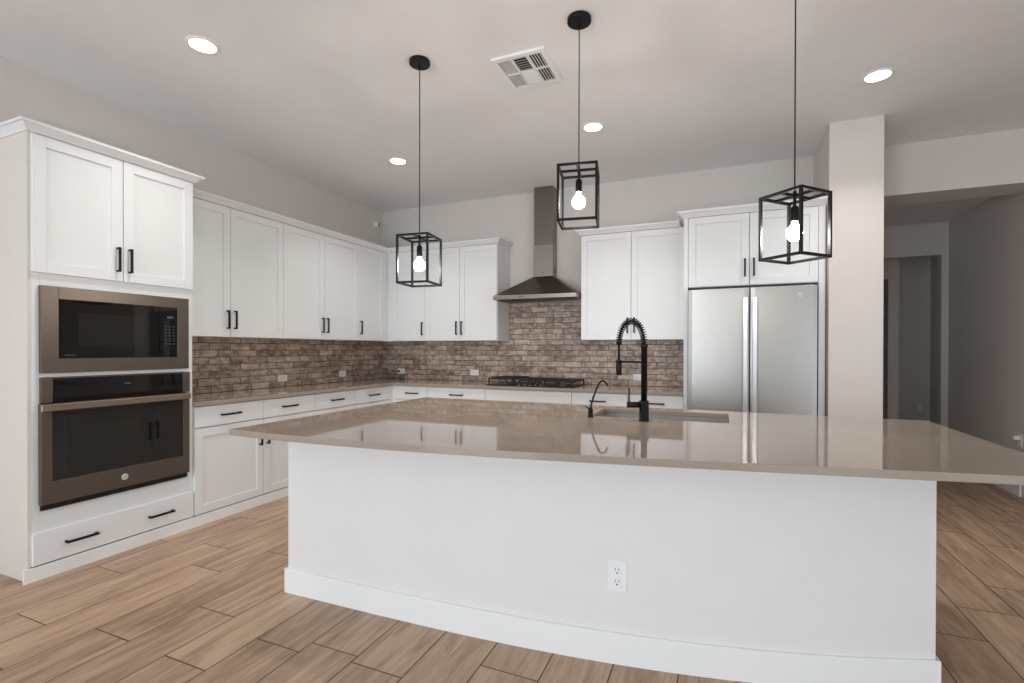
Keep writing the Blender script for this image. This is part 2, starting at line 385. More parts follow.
def base_cabinet(run, name, label, u0, u1, wf, cols, fill=None):
    """cols: list of (u0,u1,drawer handles,door handle u)"""
    t = thing(name, label, 'cabinet', run.pt((u0+u1)/2, .3, 0), 'base cabinets under the worktop')
    m = MB(); wi = wf-.021
    run.box(m, u0, u0+.018, .012, wi, .083, ZT-TT); run.box(m, u1-.018, u1, .012, wi, .083, ZT-TT)
    run.box(m, u0+.018, u1-.018, .012, wi, .083, .101); run.box(m, u0+.018, u1-.018, .012, .024, .101, ZT-TT)
    run.box(m, u0+.018, u1-.018, wi-.018, wi, .70, .735); run.box(m, u0+.018, u1-.018, wi-.018, wi, ZT-TT-.02, ZT-TT)
    for c in cols[1:]: run.box(m, c[0]-.012, c[0]+.012, wi-.018, wi, .101, ZT-TT)
    if fill: run.box(m, fill[0], fill[1], wi, wf-.001, .079, ZT-TT)
    make('carcass', m, M['white'], t)
    m = MB(); run.box(m, u0, u1, wf-.012, wf-.001, 0, .078); make('toe_kick', m, M['trim'], t, bevel=.001)
    for (a, b_, dh, du) in cols:
        slab(run, t, a, b_, .722, ZT-TT-.006, wf, dh)
        shaker(run, t, a, b_, .083, .717, wf, du, .582)
    return t

# left run: two units
base_cabinet(LR, 'base_cabinet', 'white base cabinet beside the oven tower under the left worktop', 2.388, 3.545, WF_B,
    [(2.388, 2.976, (2.672,), 2.940), (2.976, 3.545, (3.245,), 3.010)])
base_cabinet(LR, 'base_cabinet', 'white base cabinet on the left wall running into the room corner', 3.545, 4.720, WF_B,
    [(3.545, 4.114, (3.83,), 4.080), (4.114, 4.690, (4.40,), 4.148)], fill=(4.690, YF))
# back run
xs0 = XF+.003
base_cabinet(BR, 'base_cabinet', 'narrow white base cabinet on the back wall at the room corner', xs0, -3.041, WF_BB, [(xs0+.03, -3.041, (-3.245,), -3.09)], fill=(XF-.02, xs0+.03))
base_cabinet(BR, 'base_cabinet', 'white base cabinet with a wide drawer left of the cooktop', -3.041, -2.317, WF_BB, [(-3.041, -2.317, (-2.665,), -2.37)])
base_cabinet(BR, 'base_cabinet', 'wide white base cabinet with a plain front directly under the gas cooktop', -2.317, -1.357, WF_BB, [(-2.317, -1.357, (), -1.42)])
base_cabinet(BR, 'base_cabinet', 'white base cabinet just right of the cooktop', -1.357, -.804, WF_BB, [(-1.357, -.804, (-1.09,), -.86)])
base_cabinet(BR, 'base_cabinet', 'white base cabinet between the fridge panel and its neighbour', -.804, X_END-.001, WF_BB, [(-.804, X_END-.003, (-.545,), -.36)])

def wall_cabinet(run, name, label, u0, u1, wf, doors, z0=ZUB, z1=ZUT, grp='wall cabinets above the tiled splashback', fill=None):
    t = thing(name, label, 'cabinet', run.pt((u0+u1)/2, .01, z0), grp)
    m = MB(); wi = wf-.021
    run.box(m, u0, u0+.016, .011, wi, z0, z1); run.box(m, u1-.016, u1, .011, wi, z0, z1)
    run.box(m, u0+.016, u1-.016, .011, wi, z0+.004, z0+.022); run.box(m, u0+.016, u1-.016, .011, wi, z1-.018, z1)
    run.box(m, u0+.016, u1-.016, .011, .02, z0+.022, z1-.018)
    if fill: run.box(m, fill[0], fill[1], wi-.001, wf-.002, z0, z1)
    make('carcass', m, M['white'], t, bevel=.001)
    for (a, b_, hu) in doors: shaker(run, t, a, b_, z0+.003, z1-.002, wf, hu, z0+.150)
    return t
o = .034
wall_cabinet(LR, 'wall_cabinet', 'white two-door wall cabinet on the left wall, directly beside the oven tower', 2.388, 3.44, WF_U, [(2.388, 2.896, 2.896-o), (2.896, 3.44, 2.896+o)])
wall_cabinet(LR, 'wall_cabinet', 'white two-door wall cabinet in the middle of the left wall row', 3.44, 4.489, WF_U, [(3.44, 3.964, 3.964-o), (3.964, 4.489, 3.964+o)])
wall_cabinet(LR, 'wall_cabinet', 'white single-door wall cabinet on the left wall next to the corner', 4.489, YW-.012, WF_U, [(4.489, 4.955, 4.489+o)], fill=(4.955, YU+.03))
wall_cabinet(BR, 'wall_cabinet', 'white single-door wall cabinet on the back wall at the corner', XU+.002, -3.256, WF_UB, [(-3.74, -3.256, -3.256-o)], fill=(XU+.002, -3.74))
wall_cabinet(BR, 'wall_cabinet', 'white two-door wall cabinet just left of the range hood', -3.256, -2.304, WF_UB, [(-3.256, -2.785, -2.785-o), (-2.785, -2.306, -2.785+o)])
wall_cabinet(BR, 'wall_cabinet', 'white two-door wall cabinet between the range hood and the fridge', -1.338, X_END-.001, WF_UB, [(-1.336, -.819, -.819-o), (-.819, X_END-.004, -.819+o)])

CROWN = [(0, 0), (.010, 0), (.014, .008), (.034, .030), (.040, .036), (.050, .036), (.050, .052), (-.012, .052), (-.012, 0)]
def crown(path, z, parent=None, label=None, k=1.0, name='crown_molding'):
    m = MB().sweep(path, [(a*k, b_*k) for a, b_ in CROWN], z)
    if parent is None: return tag(make(name, m, M['white']), label, 'molding')
    return make(name, m, M['white'], parent)
crown([(XU-.002, 2.442), (XU-.002, YU+.002), (-2.304, YU+.002), (-2.304, YW-.001)], 2.498,
      label='white crown molding along the left wall cabinets and round the corner to the hood')
crown([(-1.338, YW-.001), (-1.338, YU+.002), (X_END-.058, YU+.002)], 2.498,
      label='short white crown molding on the wall cabinet right of the hood')

# ---------------------------------------------------------------- oven tower
def tower():
    y0, y1 = 1.458, 2.386
    t = thing('oven_tower_cabinet', 'tall white cabinet on the left holding the microwave above the wall oven', 'cabinet', (XW+.3, (y0+y1)/2, 0))
    m = MB(); wi = WF_B-.020; T = 2.510
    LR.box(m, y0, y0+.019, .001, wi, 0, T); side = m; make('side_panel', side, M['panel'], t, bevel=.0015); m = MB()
    LR.box(m, y1-.019, y1, .001, wi, 0, T)
    LR.box(m, y0+.019, y1-.019, .001, .01, 0, T); LR.box(m, y0+.019, y1-.019, .01, wi, T-.019, T)
    f0, f1 = wi-.02, wi
    LR.box(m, y0+.019, 1.514, f0, f1, .08, T-.019); LR.box(m, 2.340, y1-.019, f0, f1, .08, T-.019)
    LR.box(m, 1.514, 2.340, f0, f1, 1.655, 1.745)
    LR.box(m, 1.514, 2.340, .02, f1, 1.139, 1.163)       # shelf between the two appliances
    LR.box(m, 1.514, 2.340, .02, f0, .3625, .3805)           # shelf under the oven
    LR.box(m, 1.514, 2.340, f0, f1, .255, .3805)
    make('carcass', m, M['white'], t, bevel=.0015)
    m = MB().box(XF-.013, XF-.001, 1.436, y1, 0, .078); make('toe_kick', m, M['trim'], t, bevel=.001)
    c = 1.9275
    shaker(LR, t, 1.473, c, 1.731, 2.508, WF_B, c-.034, 1.868)
    shaker(LR, t, c, 2.381, 1.731, 2.508, WF_B, c+.034, 1.868)
    slab(LR, t, 1.473, 2.384, .083, .268, WF_B, (1.698, 2.152), hl=.160)
    crown([(XW+.002, y0), (XF-.002, y0), (XF-.002, y1), (XW+.002, y1)], 2.508, t, k=.98)
tower()

def bar_letters(mb, run, u, w, z, n, L, h):   # tiny unreadable key marks
    for i in range(n): run.box(mb, u+i*L, u+i*L+L*.55, w, w+.0008, z, z+h)

def emblem(parent, run, u, w, z, r):
    ax = 'x' if run.k == 'L' else 'y'
    c = run.pt(u, w, z)
    m = MB().lathe([(r, 0), (r, .002), (r*.96, .003)], c, 32, ax)
    e = make('emblem', m, M['emblem'], parent); e['label'] = 'round silver maker emblem'
    # ring and two entwined script loops engraved on the disc
    m = MB(); P = lambda a, b_: run.pt(u+a*r, w+.0032, z+b_*r)
    def stroke(pts, rr=.05): m.tube([P(a, b_) for a, b_ in pts], rr*r, 6)
    stroke([(.84*math.cos(a*PI/18), .84*math.sin(a*PI/18)) for a in range(37)], .035)
    sg = 1 
    stroke([(sg*(-.28+.26*math.cos(a)*(1-.25*math.sin(a))), .08+.34*math.sin(a)) for a in [PI*.25+k*PI/9 for k in range(17)]])
    stroke([(sg*-.02, .35), (sg*-.10, -.1), (sg*-.22, -.48), (sg*-.42, -.42), (sg*-.2, -.12), (sg*.12, .02)])
    stroke([(sg*(.32+.22*math.cos(a)), .05+.36*math.sin(a)) for a in [PI*.1+k*PI/9 for k in range(16)]])
    stroke([(sg*.08, -.04), (sg*.34, .02), (sg*.5, .16)])
    make('engraving', m, M['emblem_line'], e)

def microwave():
    t = thing('microwave', 'built-in microwave with slate trim and black glass in the upper tower opening', 'microwave', (XF-.2, 1.927, 1.165))
    y0, y1, z0, z1 = 1.509, 2.346, 1.164, 1.662; wf = WF_B-.019
    gy0, gy1, gz0, gz1 = 1.592, 2.268, 1.246, 1.590
    m = MB(); w0, w1 = wf, wf+.022
    LR.box(m, y0, gy0, w0, w1, z0, z1); LR.box(m, gy1, y1, w0, w1, z0, z1)
    LR.box(m, gy0, gy1, w0, w1, z0, gz0); LR.box(m, gy0, gy1, w0, w1, gz1, z1)
    make('trim_frame', m, M['slate'], t, bevel=.002)
    m = MB(); LR.box(m, gy0+.004, gy1-.004, .12, w0+.002, gz0, gz1); make('body', m, M['carcass_dark'], t)
    yc = 2.150
    m = MB(); LR.box(m, gy0, yc-.002, w0+.002, w1-.006, gz0, gz1); d = make('door', m, M['glass_black'], t, bevel=.001)
    m = MB(); LR.box(m, gy0+.095, yc-.10, w1-.0058, w1-.0052, gz0+.075, gz1-.075); make('door_window', m, M['oven_window'], d)
    m = MB(); LR.box(m, gy0+.03, gy0+.085, w1-.006, w1-.0055, gz0+.018, gz0+.022); make('door_marking', m, M['keys'], d)
    m = MB(); LR.box(m, yc+.001, gy1, w0+.002, w1-.006, gz0, gz1); p_ = make('control_panel', m, M['glass_black'], t, bevel=.001)
    m = MB(); q = w1-.0058
    for r_ in range(4):
        for c_ in range(3):
            LR.box(m, yc+.034+c_*.026, yc+.044+c_*.026, q, q+.0005, gz0+.145+r_*.021, gz0+.151+r_*.021)
    for c_ in range(3): LR.box(m, yc+.034+c_*.026, yc+.046+c_*.026, q, q+.0005, gz0+.088, gz0+.094)
    for r_ in range(2):
        for c_ in range(3): LR.box(m, yc+.034+c_*.026, yc+.048+c_*.026, q, q+.0005, gz0+.112+r_*.014, gz0+.115+r_*.014)
    make('keypad', m, M['keys'], p_)
    m = MB(); LR.box(m, yc+.05, yc+.09, q, q+.0005, gz0+.268, gz0+.282); make('display', m, M['keys'], p_)
microwave()

def oven():
    t = thing('built_in_oven', 'built-in oven with slate frame, dark window and bar handle below the microwave', 'oven', (XF-.2, 1.927, .385))
    y0, y1 = 1.511, 2.352; wf = WF_B-.019; w1 = wf+.024
    m2 = MB(); LR.box(m2, 1.518, 2.336, .05, wf-.001, .382, 1.130); make('body', m2, M['carcass_dark'], t)
    # control fascia
    m = MB(); LR.box(m, y0, 1.562, wf, w1, .995, 1.137); LR.box(m, 2.302, y1, wf, w1, .995, 1.137); LR.box(m, 1.562, 2.302, wf, w1, 1.131, 1.137)
    make('fascia_frame', m, M['slate'], t, bevel=.0015)
    m = MB(); LR.box(m, 1.562, 2.302, wf, w1-.001, .995, 1.131); c = make('control_panel', m, M['glass_black'], t, bevel=.001)
    m = MB(); LR.box(m, 1.93, 1.965, w1-.001, w1-.0004, 1.078, 1.086); make('display', m, M['keys'], c)
    # door
    d0, d1, w2 = .418, .990, w1+.012
    m = MB(); LR.box(m, y0-.006, 1.555, wf+.002, w2, d0, d1); LR.box(m, 2.296, y1-.010, wf+.002, w2, d0, d1)
    LR.box(m, 1.555, 2.296, wf+.002, w2, d0, .545); LR.box(m, 1.555, 2.296, wf+.002, w2, .956, d1)
    d = make('door', m, M['slate'], t, bevel=.002); d['label'] = 'slate framed drop-down oven door'
    m = MB(); LR.box(m, 1.555, 2.296, wf+.004, w2-.001, .545, .956); g = make('door_window', m, M['oven_window'], d, bevel=.001)
    m = MB(); LR.box(m, 1.488, 2.324, w2+.028, w2+.046, .950, .990)
    for yy in (1.515, 2.285): LR.box(m, yy, yy+.026, w2, w2+.030, .956, .984)
    h = make('handle', m, M['slate_bar'], d, bevel=.004); h['label'] = 'polished bronze-toned bar handle'
    m = MB(); LR.box(m, y0+.004, y1-.016, wf, wf+.020, .386, .412); make('vent_grille', m, M['carcass_dark'], t)
    m = MB()
    for k in range(3): LR.box(m, y0+.03, y1-.04, wf+.020, wf+.0215, .390+k*.007, .393+k*.007)
    make('vent_slats', m, M['blackplastic'], t)
    emblem(t, LR, 1.925, w2, .484, .0195)
oven()

# ---------------------------------------------------------------- worktops
b = MB(); fx, fy = XF+.025, YF-.025
poly = [(XW+.010, 2.388), (fx, 2.388), (fx, fy), (X_END, fy), (X_END+.0, YW-.010), (XW+.010, YW-.010)]
b.prism(poly, ZT-TT, ZT)
tag(make('kitchen_worktop', b, M['quartz'], bevel=.003), 'L-shaped beige quartz worktop along the left and back walls', 'worktop')

TOPF = lambda x: -.0127*x**3+.0155*x**2+.1845*x+1.8542
BASEF = lambda x: .0181*x**3+.103*x**2+.212*x+2.103
IX0, IX1, IY1 = -2.195, 1.070, 3.40
HX0, HX1, HY0, HY1 = -.70, .053, 2.845, 3.265
def island_top():
    bm = bmesh.new()
    xs = sorted(set([IX0+(IX1-IX0)*i/40 for i in range(41)]+[HX0, HX1]))
    xs = [x for x in xs if x in (HX0, HX1) or min(abs(x-HX0), abs(x-HX1)) > .02]
    grid = [[bm.verts.new((x, y, ZT)) for y in (TOPF(x), HY0, HY1, IY1)] for x in xs]
    for i in range(len(xs)-1):
        for j in range(3):
            if j == 1 and xs[i] >= HX0-1e-6 and xs[i+1] <= HX1+1e-6: continue
            bm.faces.new((grid[i][j], grid[i+1][j], grid[i+1][j+1], grid[i][j+1]))
    r = bmesh.ops.extrude_face_region(bm, geom=bm.faces[:])
    bmesh.ops.translate(bm, verts=[v for v in r['geom'] if isinstance(v, bmesh.types.BMVert)], vec=(0, 0, -.029))
    bmesh.ops.recalc_face_normals(bm, faces=bm.faces)
    me = bpy.data.meshes.new('island_worktop'); bm.to_mesh(me); bm.free(); me.materials.append(M['quartz'])
    o_ = bpy.data.objects.new('island_worktop', me); COL.objects.link(o_)
    bv = o_.modifiers.new('bevel', 'BEVEL'); bv.width = .003; bv.segments = 2; bv.limit_method = 'ANGLE'; bv.angle_limit = math.radians(50)
    tag(o_, 'large glossy beige quartz island top with a gently bowed front edge', 'worktop')
island_top()

def island_base():
    t = thing('kitchen_island', 'white painted kitchen island base with bowed front under the beige top', 'island', (-.7, 2.7, 0))
    x0, x1, yb = -2.130, .765, 3.36; zt = ZT-.029; m = MB()
    xs = [x0+(x1-x0)*i/40 for i in range(41)]
    g = lambda x: BASEF(x)+.014
    fr = [(x, g(x)) for x in xs]
    inn = [(min(max(x, x0+.1), x1-.1), g(x)+.1) for x in xs]
    # horseshoe wall: front curve and two ends
    vs = []; 
    for (a, c) in zip(fr, inn): vs += [(a[0], a[1], 0), (a[0], a[1], zt), (c[0], c[1], zt), (c[0], c[1], 0)]
    fs = []
    n = len(xs)
    for i in range(n-1):
        for k in range(4): fs.append((i*4+k, i*4+(k+1)%4, (i+1)*4+(k+1)%4, (i+1)*4+k))
    fs += [(0, 1, 2, 3), ((n-1)*4+3, (n-1)*4+2, (n-1)*4+1, (n-1)*4)]
    m.add(vs, fs); 
    pm = make('front_wall', m, M['island_paint'], t); 
    for (ex0, ex1, gy) in ((x0, x0+.1, g(x0)), (x1-.1, x1, g(x1))):
        m = MB().box(ex0, ex1, gy+.0995, yb, 0, zt); make('end_wall', m, M['white'], t)
    for (ya, yc, hy) in ((2.242, 2.895, 2.863), (2.900, 3.340, 2.932)):
        s_ = .062; z0, z1 = .135, .775; xo = x0-.018
        m = MB().box(xo, x0, ya, ya+s_, z0, z1).box(xo, x0, yc-s_, yc, z0, z1).box(xo, x0, ya+s_, yc-s_, z0, z0+s_).box(xo, x0, ya+s_, yc-s_, z1-s_, z1).box(xo+.009, x0, ya+s_, yc-s_, z0+s_, z1-s_)
        d = make('door', m, M['white'], t, bevel=.0015)
        m = MB().box(xo-.034, xo-.022, hy-.0068, hy+.0068, .468, .622).box(xo-.024, xo, hy-.006, hy+.006, .468, .480).box(xo-.024, xo, hy-.006, hy+.006, .610, .622)
        make('handle', m, M['black'], d)
    # baseboard wraps front and ends
    m = MB(); xs2 = [x0-.013]+xs[1:-1]+[x1+.013]
    out = [(x, BASEF(x)) for x in xs2]; ins = [(min(max(x, x0), x1), g(min(max(x, x0), x1))) for x in xs2]
    vs = []
    for (a, c) in zip(out, ins): vs += [(a[0], a[1], 0), (a[0], a[1], .123), (a[0]*.75+c[0]*.25, a[1]*.75+c[1]*.25, .127), (c[0], c[1], .127), (c[0], c[1], 0)]
    fs = [(i*5+k, i*5+(k+1)%5, (i+1)*5+(k+1)%5, (i+1)*5+k) for i in range(len(out)-1) for k in range(5)]+[(0, 1, 2, 3, 4), tuple((len(out)-1)*5+k for k in (4, 3, 2, 1, 0))]
    m.add(vs, fs)
    m.box(x0-.013, x0, BASEF(x0), yb, 0, .127); m.box(x1, x1+.013, BASEF(x1), yb, 0, .127)
    make('baseboard', m, M['trim'], t)
    # working side: cabinet fronts facing the hob
    m = MB(); m.box(x0+.1, x1-.1, yb-.02, yb, .083, zt); m.box(x0+.1, x1-.1, yb-.06, yb-.045, 0, .083)
    make('back_panel', m, M['white'], t)
    k = 6; wdt = (x1-x0-.2)/k
    for i in range(k):
        a = x0+.1+i*wdt; s_ = .06; f = yb+.019; z0, z1 = .087, zt-.01
        m = MB(); m.box(a+.002, a+s_, yb, f, z0, z1); m.box(a+wdt-s_, a+wdt-.002, yb, f, z0, z1); m.box(a+s_, a+wdt-s_, yb, f, z0, z0+s_); m.box(a+s_, a+wdt-s_, yb, f, z1-s_, z1); m.box(a+s_, a+wdt-s_, yb, f-.009, z0+s_, z1-s_)
        d = make('door', m, M['white'], t)
        hx = a+wdt-.04 if i % 2 == 0 else a+.04
        m = MB().box(hx-.005, hx+.005, f+.022, f+.030, .66, .81).box(hx-.005, hx+.005, f, f+.024, .66, .672).box(hx-.005, hx+.005, f, f+.024, .798, .81)
        make('handle', m, M['black'], d)
island_base()

# ---------------------------------------------------------------- sink, faucets
def sink():
    z1 = ZT-.0295; t = tag(bpy.data.objects.new('kitchen_sink', None), 'undermount stainless steel sink in the island top', 'sink'); COL.objects.link(t)
    t.location = (-.32, 3.05, z1-.2); ORIG[t.name] = Vector(t.location)
    a, c, d, e = HX0-.006, HX1+.006, HY0-.006, HY1+.006; zb = z1-.22; k = .012; m = MB()
    m.box(a-k, a, d-k, e+k, zb, z1); m.box(c, c+k, d-k, e+k, zb, z1); m.box(a, c, d-k, d, zb, z1); m.box(a, c, e, e+k, zb, z1); m.box(a-k, c+k, d-k, e+k, zb-.01, zb)
    make('basin', m, M['sink'], t)
    m = MB().lathe([(.045, 0), (.045, .003), (.03, .004), (.028, .001)], (-.32, 3.1, zb), 24); make('drain', m, M['chrome'], t)
sink()

R3 = Vector((.921, .389, 0))
def arch(p0, p1, p2, n): 
    """p0 up to apex then to p1; p2 apex height"""
    out = []
    for i in range(n+1):
        a = PI*i/n; c = (p0+p1)/2; v = (p0-p1)/2
        out.append(Vector((c.x+v.x*math.cos(a), c.y+v.y*math.cos(a), p0.z+(p1.z-p0.z)*i/n+(p2-max(p0.z, p1.z))*math.sin(a))))
    return out
def faucet():
    bx, by = -.377, 2.752
    t = thing('spring_faucet', 'tall matte black pull-down faucet with a coiled spring neck behind the island front', 'faucet', (bx, by, ZT))
    B = lambda x, y, z: Vector((bx+x, by+y, z))
    m = MB().lathe([(.030, 0), (.030, .004), (.026, .007), (.026, .108), (.022, .112)], (bx, by, ZT), 28); make('base', m, M['black'], t)
    m = MB().lathe([(.0165, .112), (.0165, .40), (.019, .402), (.019, .420), (.0145, .424)], (bx, by, ZT), 24); make('column', m, M['black'], t)
    dx, dy = -.150, .068
    top0 = B(0, 0, 1.334); top1 = B(dx, dy, 1.342)
    path = arch(top0, top1, 1.468, 60)
    m = MB().tube(path, .0075, 10); h = make('hose', m, M['black'], t)
    # spring coil round the hose
    L = [0]
    for i in range(1, len(path)): L.append(L[-1]+(path[i]-path[i-1]).length)
    tot = L[-1]; turns = 25; pts = []; side = Vector((dx, dy, 0)).normalized().cross(Vector((0, 0, 1)))
    N = turns*12
    for k in range(N+1):
        s_ = tot*k/N; i = max(j for j in range(len(L)) if L[j] <= s_+1e-9); i = min(i, len(path)-2)
        f = (s_-L[i])/(L[i+1]-L[i]); c = path[i].lerp(path[i+1], f); T = (path[i+1]-path[i]).normalized(); n_ = T.cross(side).normalized(); a = 2*PI*k/12
        pts.append(c+(side*math.cos(a)+n_*math.sin(a))*.0165)
    m = MB().tube(pts, .0029, 6); make('spring', m, M['black'], t)
    m = MB().lathe([(.012, -.01), (.015, -.008), (.015, .006), (.012, .008)], tuple(top1), 18)
    m.cyl(tuple(top1), (top1.x, top1.y, 1.235), .0068, 12); make('hose_end', m, M['black'], t)
    m = MB().lathe([(.013, 0), (.0165, .004), (.0165, .058), (.0135, .074), (.009, .084)], (top1.x, top1.y, 1.158), 22); make('spray_head', m, M['black'], t)
    m = MB().cyl((bx, by, 1.236), (top1.x-dx*.12, top1.y-dy*.12, 1.236), .0058, 12)
    m.lathe([(.0165, -.008), (.0185, -.008), (.0185, .008), (.0165, .008)], (top1.x, top1.y, 1.236), 20, cap=False)
    make('support_arm', m, M['black'], t)
    v = -R3; m = MB().cyl(B(*(v*.02))+Vector((0, 0, 1.003)) if False else (bx+v.x*.02, by+v.y*.02, 1.003), (bx+v.x*.092, by+v.y*.092, 1.003), .0165, 20)
    hd = make('valve', m, M['black'], t)
    q = (bx+v.x*.082, by+v.y*.082); m = MB().cyl((q[0], q[1], 1.003), (q[0], q[1], 1.098), .0045, 10); lv = make('lever', m, M['black'], hd)
faucet()
def filter_faucet():
    bx, by = -.684, 2.790
    t = thing('filtered_water_faucet', 'small matte black gooseneck water tap left of the tall faucet', 'faucet', (bx, by, ZT))
    m = MB().lathe([(.020, 0), (.020, .004), (.0145, .007), (.0135, .046), (.009, .056)], (bx, by, ZT), 20); make('base', m, M['black'], t)
    P = [(0, .050), (.008, .085), (.022, .13), (.040, .175), (.052, .198), (.064, .208), (.078, .206), (.090, .195), (.099, .180)]
    fine = []
    for i in range(len(P)-1):
        p0, p1, p2, p3 = [Vector(P[min(max(i+k, 0), len(P)-1)]) for k in (-1, 0, 1, 2)]
        for s_ in range(5):
            u = s_/5; fine.append(.5*((2*p1)+(p2-p0)*u+(2*p0-5*p1+4*p2-p3)*u*u+(3*p1-p0-3*p2+p3)*u**3))
    fine.append(Vector(P[-1]))
    m = MB().tube([(bx+R3.x*p[0], by+R3.y*p[0], ZT+p[1]) for p in fine], .0056, 12); make('spout', m, M['black'], t)
    v = -R3; m = MB().tube([(bx+v.x*.008, by+v.y*.008, ZT+.046), (bx+v.x*.030, by+v.y*.030, ZT+.062)], [.0045, .0035], 10); make('lever', m, M['black'], t)
filter_faucet()

# ---------------------------------------------------------------- cooktop
def cooktop():
    x0, x1, y0, y1 = -2.325, -1.352, 4.790, 5.305; z = ZT
    t = thing('gas_cooktop', 'black five-burner gas cooktop set in the back worktop under the hood', 'cooktop', (-1.837, 5.05, z))
    m = MB().box(x0, x1, y0, y1, z, z+.010); make('tray', m, M['blackplastic'], t, bevel=.004)
    W3 = (x1-x0)/3
    for i in range(3):
        a, c = x0+i*W3+.012, x0+(i+1)*W3-.012; d0 = y0+.025 if i != 1 else y0+.11; d1 = y1-.02; zg = z+(.066 if i == 0 else .050); h = .016; w_ = .013; m = MB()
        m.box(a, c, d0, d0+w_, zg, zg+h); m.box(a, c, d1-w_, d1, zg, zg+h); m.box(a, a+w_, d0, d1, zg, zg+h); m.box(c-w_, c, d0, d1, zg, zg+h)
        mx = (a+c)/2; my = (d0+d1)/2
        m.box(mx-w_/2, mx+w_/2, d0, d1, zg, zg+h+.003)
        for q in ((d0+my)/2, my, (my+d1)/2): m.box(a, c, q-w_/2, q+w_/2, zg, zg+h+.003)
        for (px, py) in ((a, d0), (c-w_, d0), (a, d1-w_), (c-w_, d1-w_)): m.box(px, px+w_, py, py+w_, z+.010, zg+.002)
        make('grate', m, M['iron'], t, bevel=.0015)
        for (bx, by, r) in ([(mx, (d0+my)/2, .038), (mx, (my+d1)/2, .032)] if i != 1 else [(mx, my+.01, .05)]):
            m = MB().lathe([(r, 0), (r, .010), (r*.75, .014)], (bx, by, z+.010), 24); bn = make('burner', m, M['emblem_line'], t); bn['label'] = 'metal burner ring'
            m = MB().lathe([(r*.8, 0), (r*.8, .007), (r*.7, .010)], (bx, by, z+.024), 24); make('burner_cap', m, M['iron'], bn)
    for k in range(5):
        kx = -1.837+(k-2)*.062
        m = MB().lathe([(.019, 0), (.019, .003), (.0155, .004), (.0145, .024), (.012, .027)], (kx, y0+.055, z+.010), 20); kb = make('knob', m, M['blackplastic'], t)
        m = MB().lathe([(.0205, 0), (.0205, .0015)], (kx, y0+.055, z+.0102), 20); make('knob_collar', m, M['chrome'], kb)
cooktop()

# ---------------------------------------------------------------- range hood
def hood():
    t = thing('range_hood', 'brown stainless chimney range hood on the back wall above the cooktop', 'range hood', (-1.82, 5.2, 1.845))
    x0, x1, y0, y1 = -2.285, -1.352, 4.870, YW-.011; zb, zr = 1.845, 1.888
    m = MB().box(x0, x1, y0, y0+.02, zb, zr).box(x0, x0+.02, y0+.02, y1, zb, zr).box(x1-.02, x1, y0+.02, y1, zb, zr).box(x0+.02, x1-.02, y1-.02, y1, zb, zr)
    make('rim', m, M['hood_rim'], t, bevel=.002)
    m = MB().box(x0+.02, x1-.02, y0+.02, y1-.02, zb+.014, zb+.024)
    u_ = make('underside', m, M['hood_steel'], t)
    m = MB()
    for k in range(3):
        a = x0+.09+k*.255
        for q in range(9): m.box(a, a+.235, y0+.11+q*.038, y0+.128+q*.038, zb+.009, zb+.014)
    make('grease_filter', m, M['hood_dark'], u_)
    for k in (-1, 1):
        m = MB().lathe([(.030, 0), (.030, .006)], (-1.818+k*.29, y0+.062, zb+.008), 20); l = make('lamp', m, M['hoodlens'], t); l['label'] = 'small unlit hood lamp'
    cx0, cx1, cy0 = -1.938, -1.715, 5.220; zt = 2.125; e = .0
    m = MB().hexa([(x0+e, y0+e, zr), (x1-e, y0+e, zr), (x1-e, y1, zr), (x0+e, y1, zr)], [(cx0-.004, cy0-.004, zt), (cx1+.004, cy0-.004, zt), (cx1+.004, y1, zt), (cx0-.004, y1, zt)])
    make('canopy', m, M['hood_dark'], t, bevel=.0015)
    m = MB().box(cx0-.002, cx1+.002, cy0-.002, YW-.001, zt, 2.478); lo = make('lower_duct_cover', m, M['hood_rim'], t, bevel=.001)
    m = MB().box(cx0+.001, cx1-.001, cy0+.001, YW-.001, 2.478, ZC-.001); make('upper_duct_cover', m, M['hood_steel'], t, bevel=.001)
    m = MB().lathe([(.007, 0), (.007, .002)], ((cx0+cx1)/2, cy0-.002, 2.165), 14, 'y'); make('badge', m, M['hinge'], lo)
    m = MB()
    for k in range(4): m.box(cx1+.002, cx1+.0035, cy0+.045, cy0+.10, 2.17+k*.014, 2.177+k*.014)
    make('side_vent', m, M['carcass_dark'], lo)
    m = MB().box(-1.98, -1.93, y0-.0015, y0, 1.862, 1.870); make('marking', m, M['hinge'], t)
hood()

# ---------------------------------------------------------------- fridge and its enclosure
def fridge_cabinet():
    t = thing('fridge_cabinet', 'white two-door cabinet with side panels enclosing the top of the fridge', 'cabinet', (.25, 5.05, 0))
    yf = 4.724; x0, x1 = X_END, .806
    m = MB().box(x0, x0+.036, yf, YW-.001, 0, 2.500); make('side_panel', m, M['white'], t, bevel=.001)
    m = MB().box(.757, x1, yf, YW-.001, 0, 2.500); make('side_panel', m, M['white'], t, bevel=.001)
    m = MB().box(x0+.036, .757, yf+.021, YW-.001, 1.866, 1.885).box(x0+.036, .757, yf+.021, YW-.001, 2.482, 2.500).box(x0+.036, .757, YW-.02, YW-.001, 1.885, 2.482).box(x0+.036, .757, yf+.021, yf+.04, 2.46, 2.482)
    make('carcass', m, M['white'], t)
    c = .240; wf = YW-yf+.0
    shaker(BR, t, x0+.037, c, 1.868, 2.497, wf, c-.036, 2.020)
    shaker(BR, t, c, .756, 1.868, 2.497, wf, c+.034, 2.020)
    crown([(x0, YW-.001), (x0, yf+.001), (.812, yf+.001)], 2.498, t, k=1.1)
fridge_cabinet()

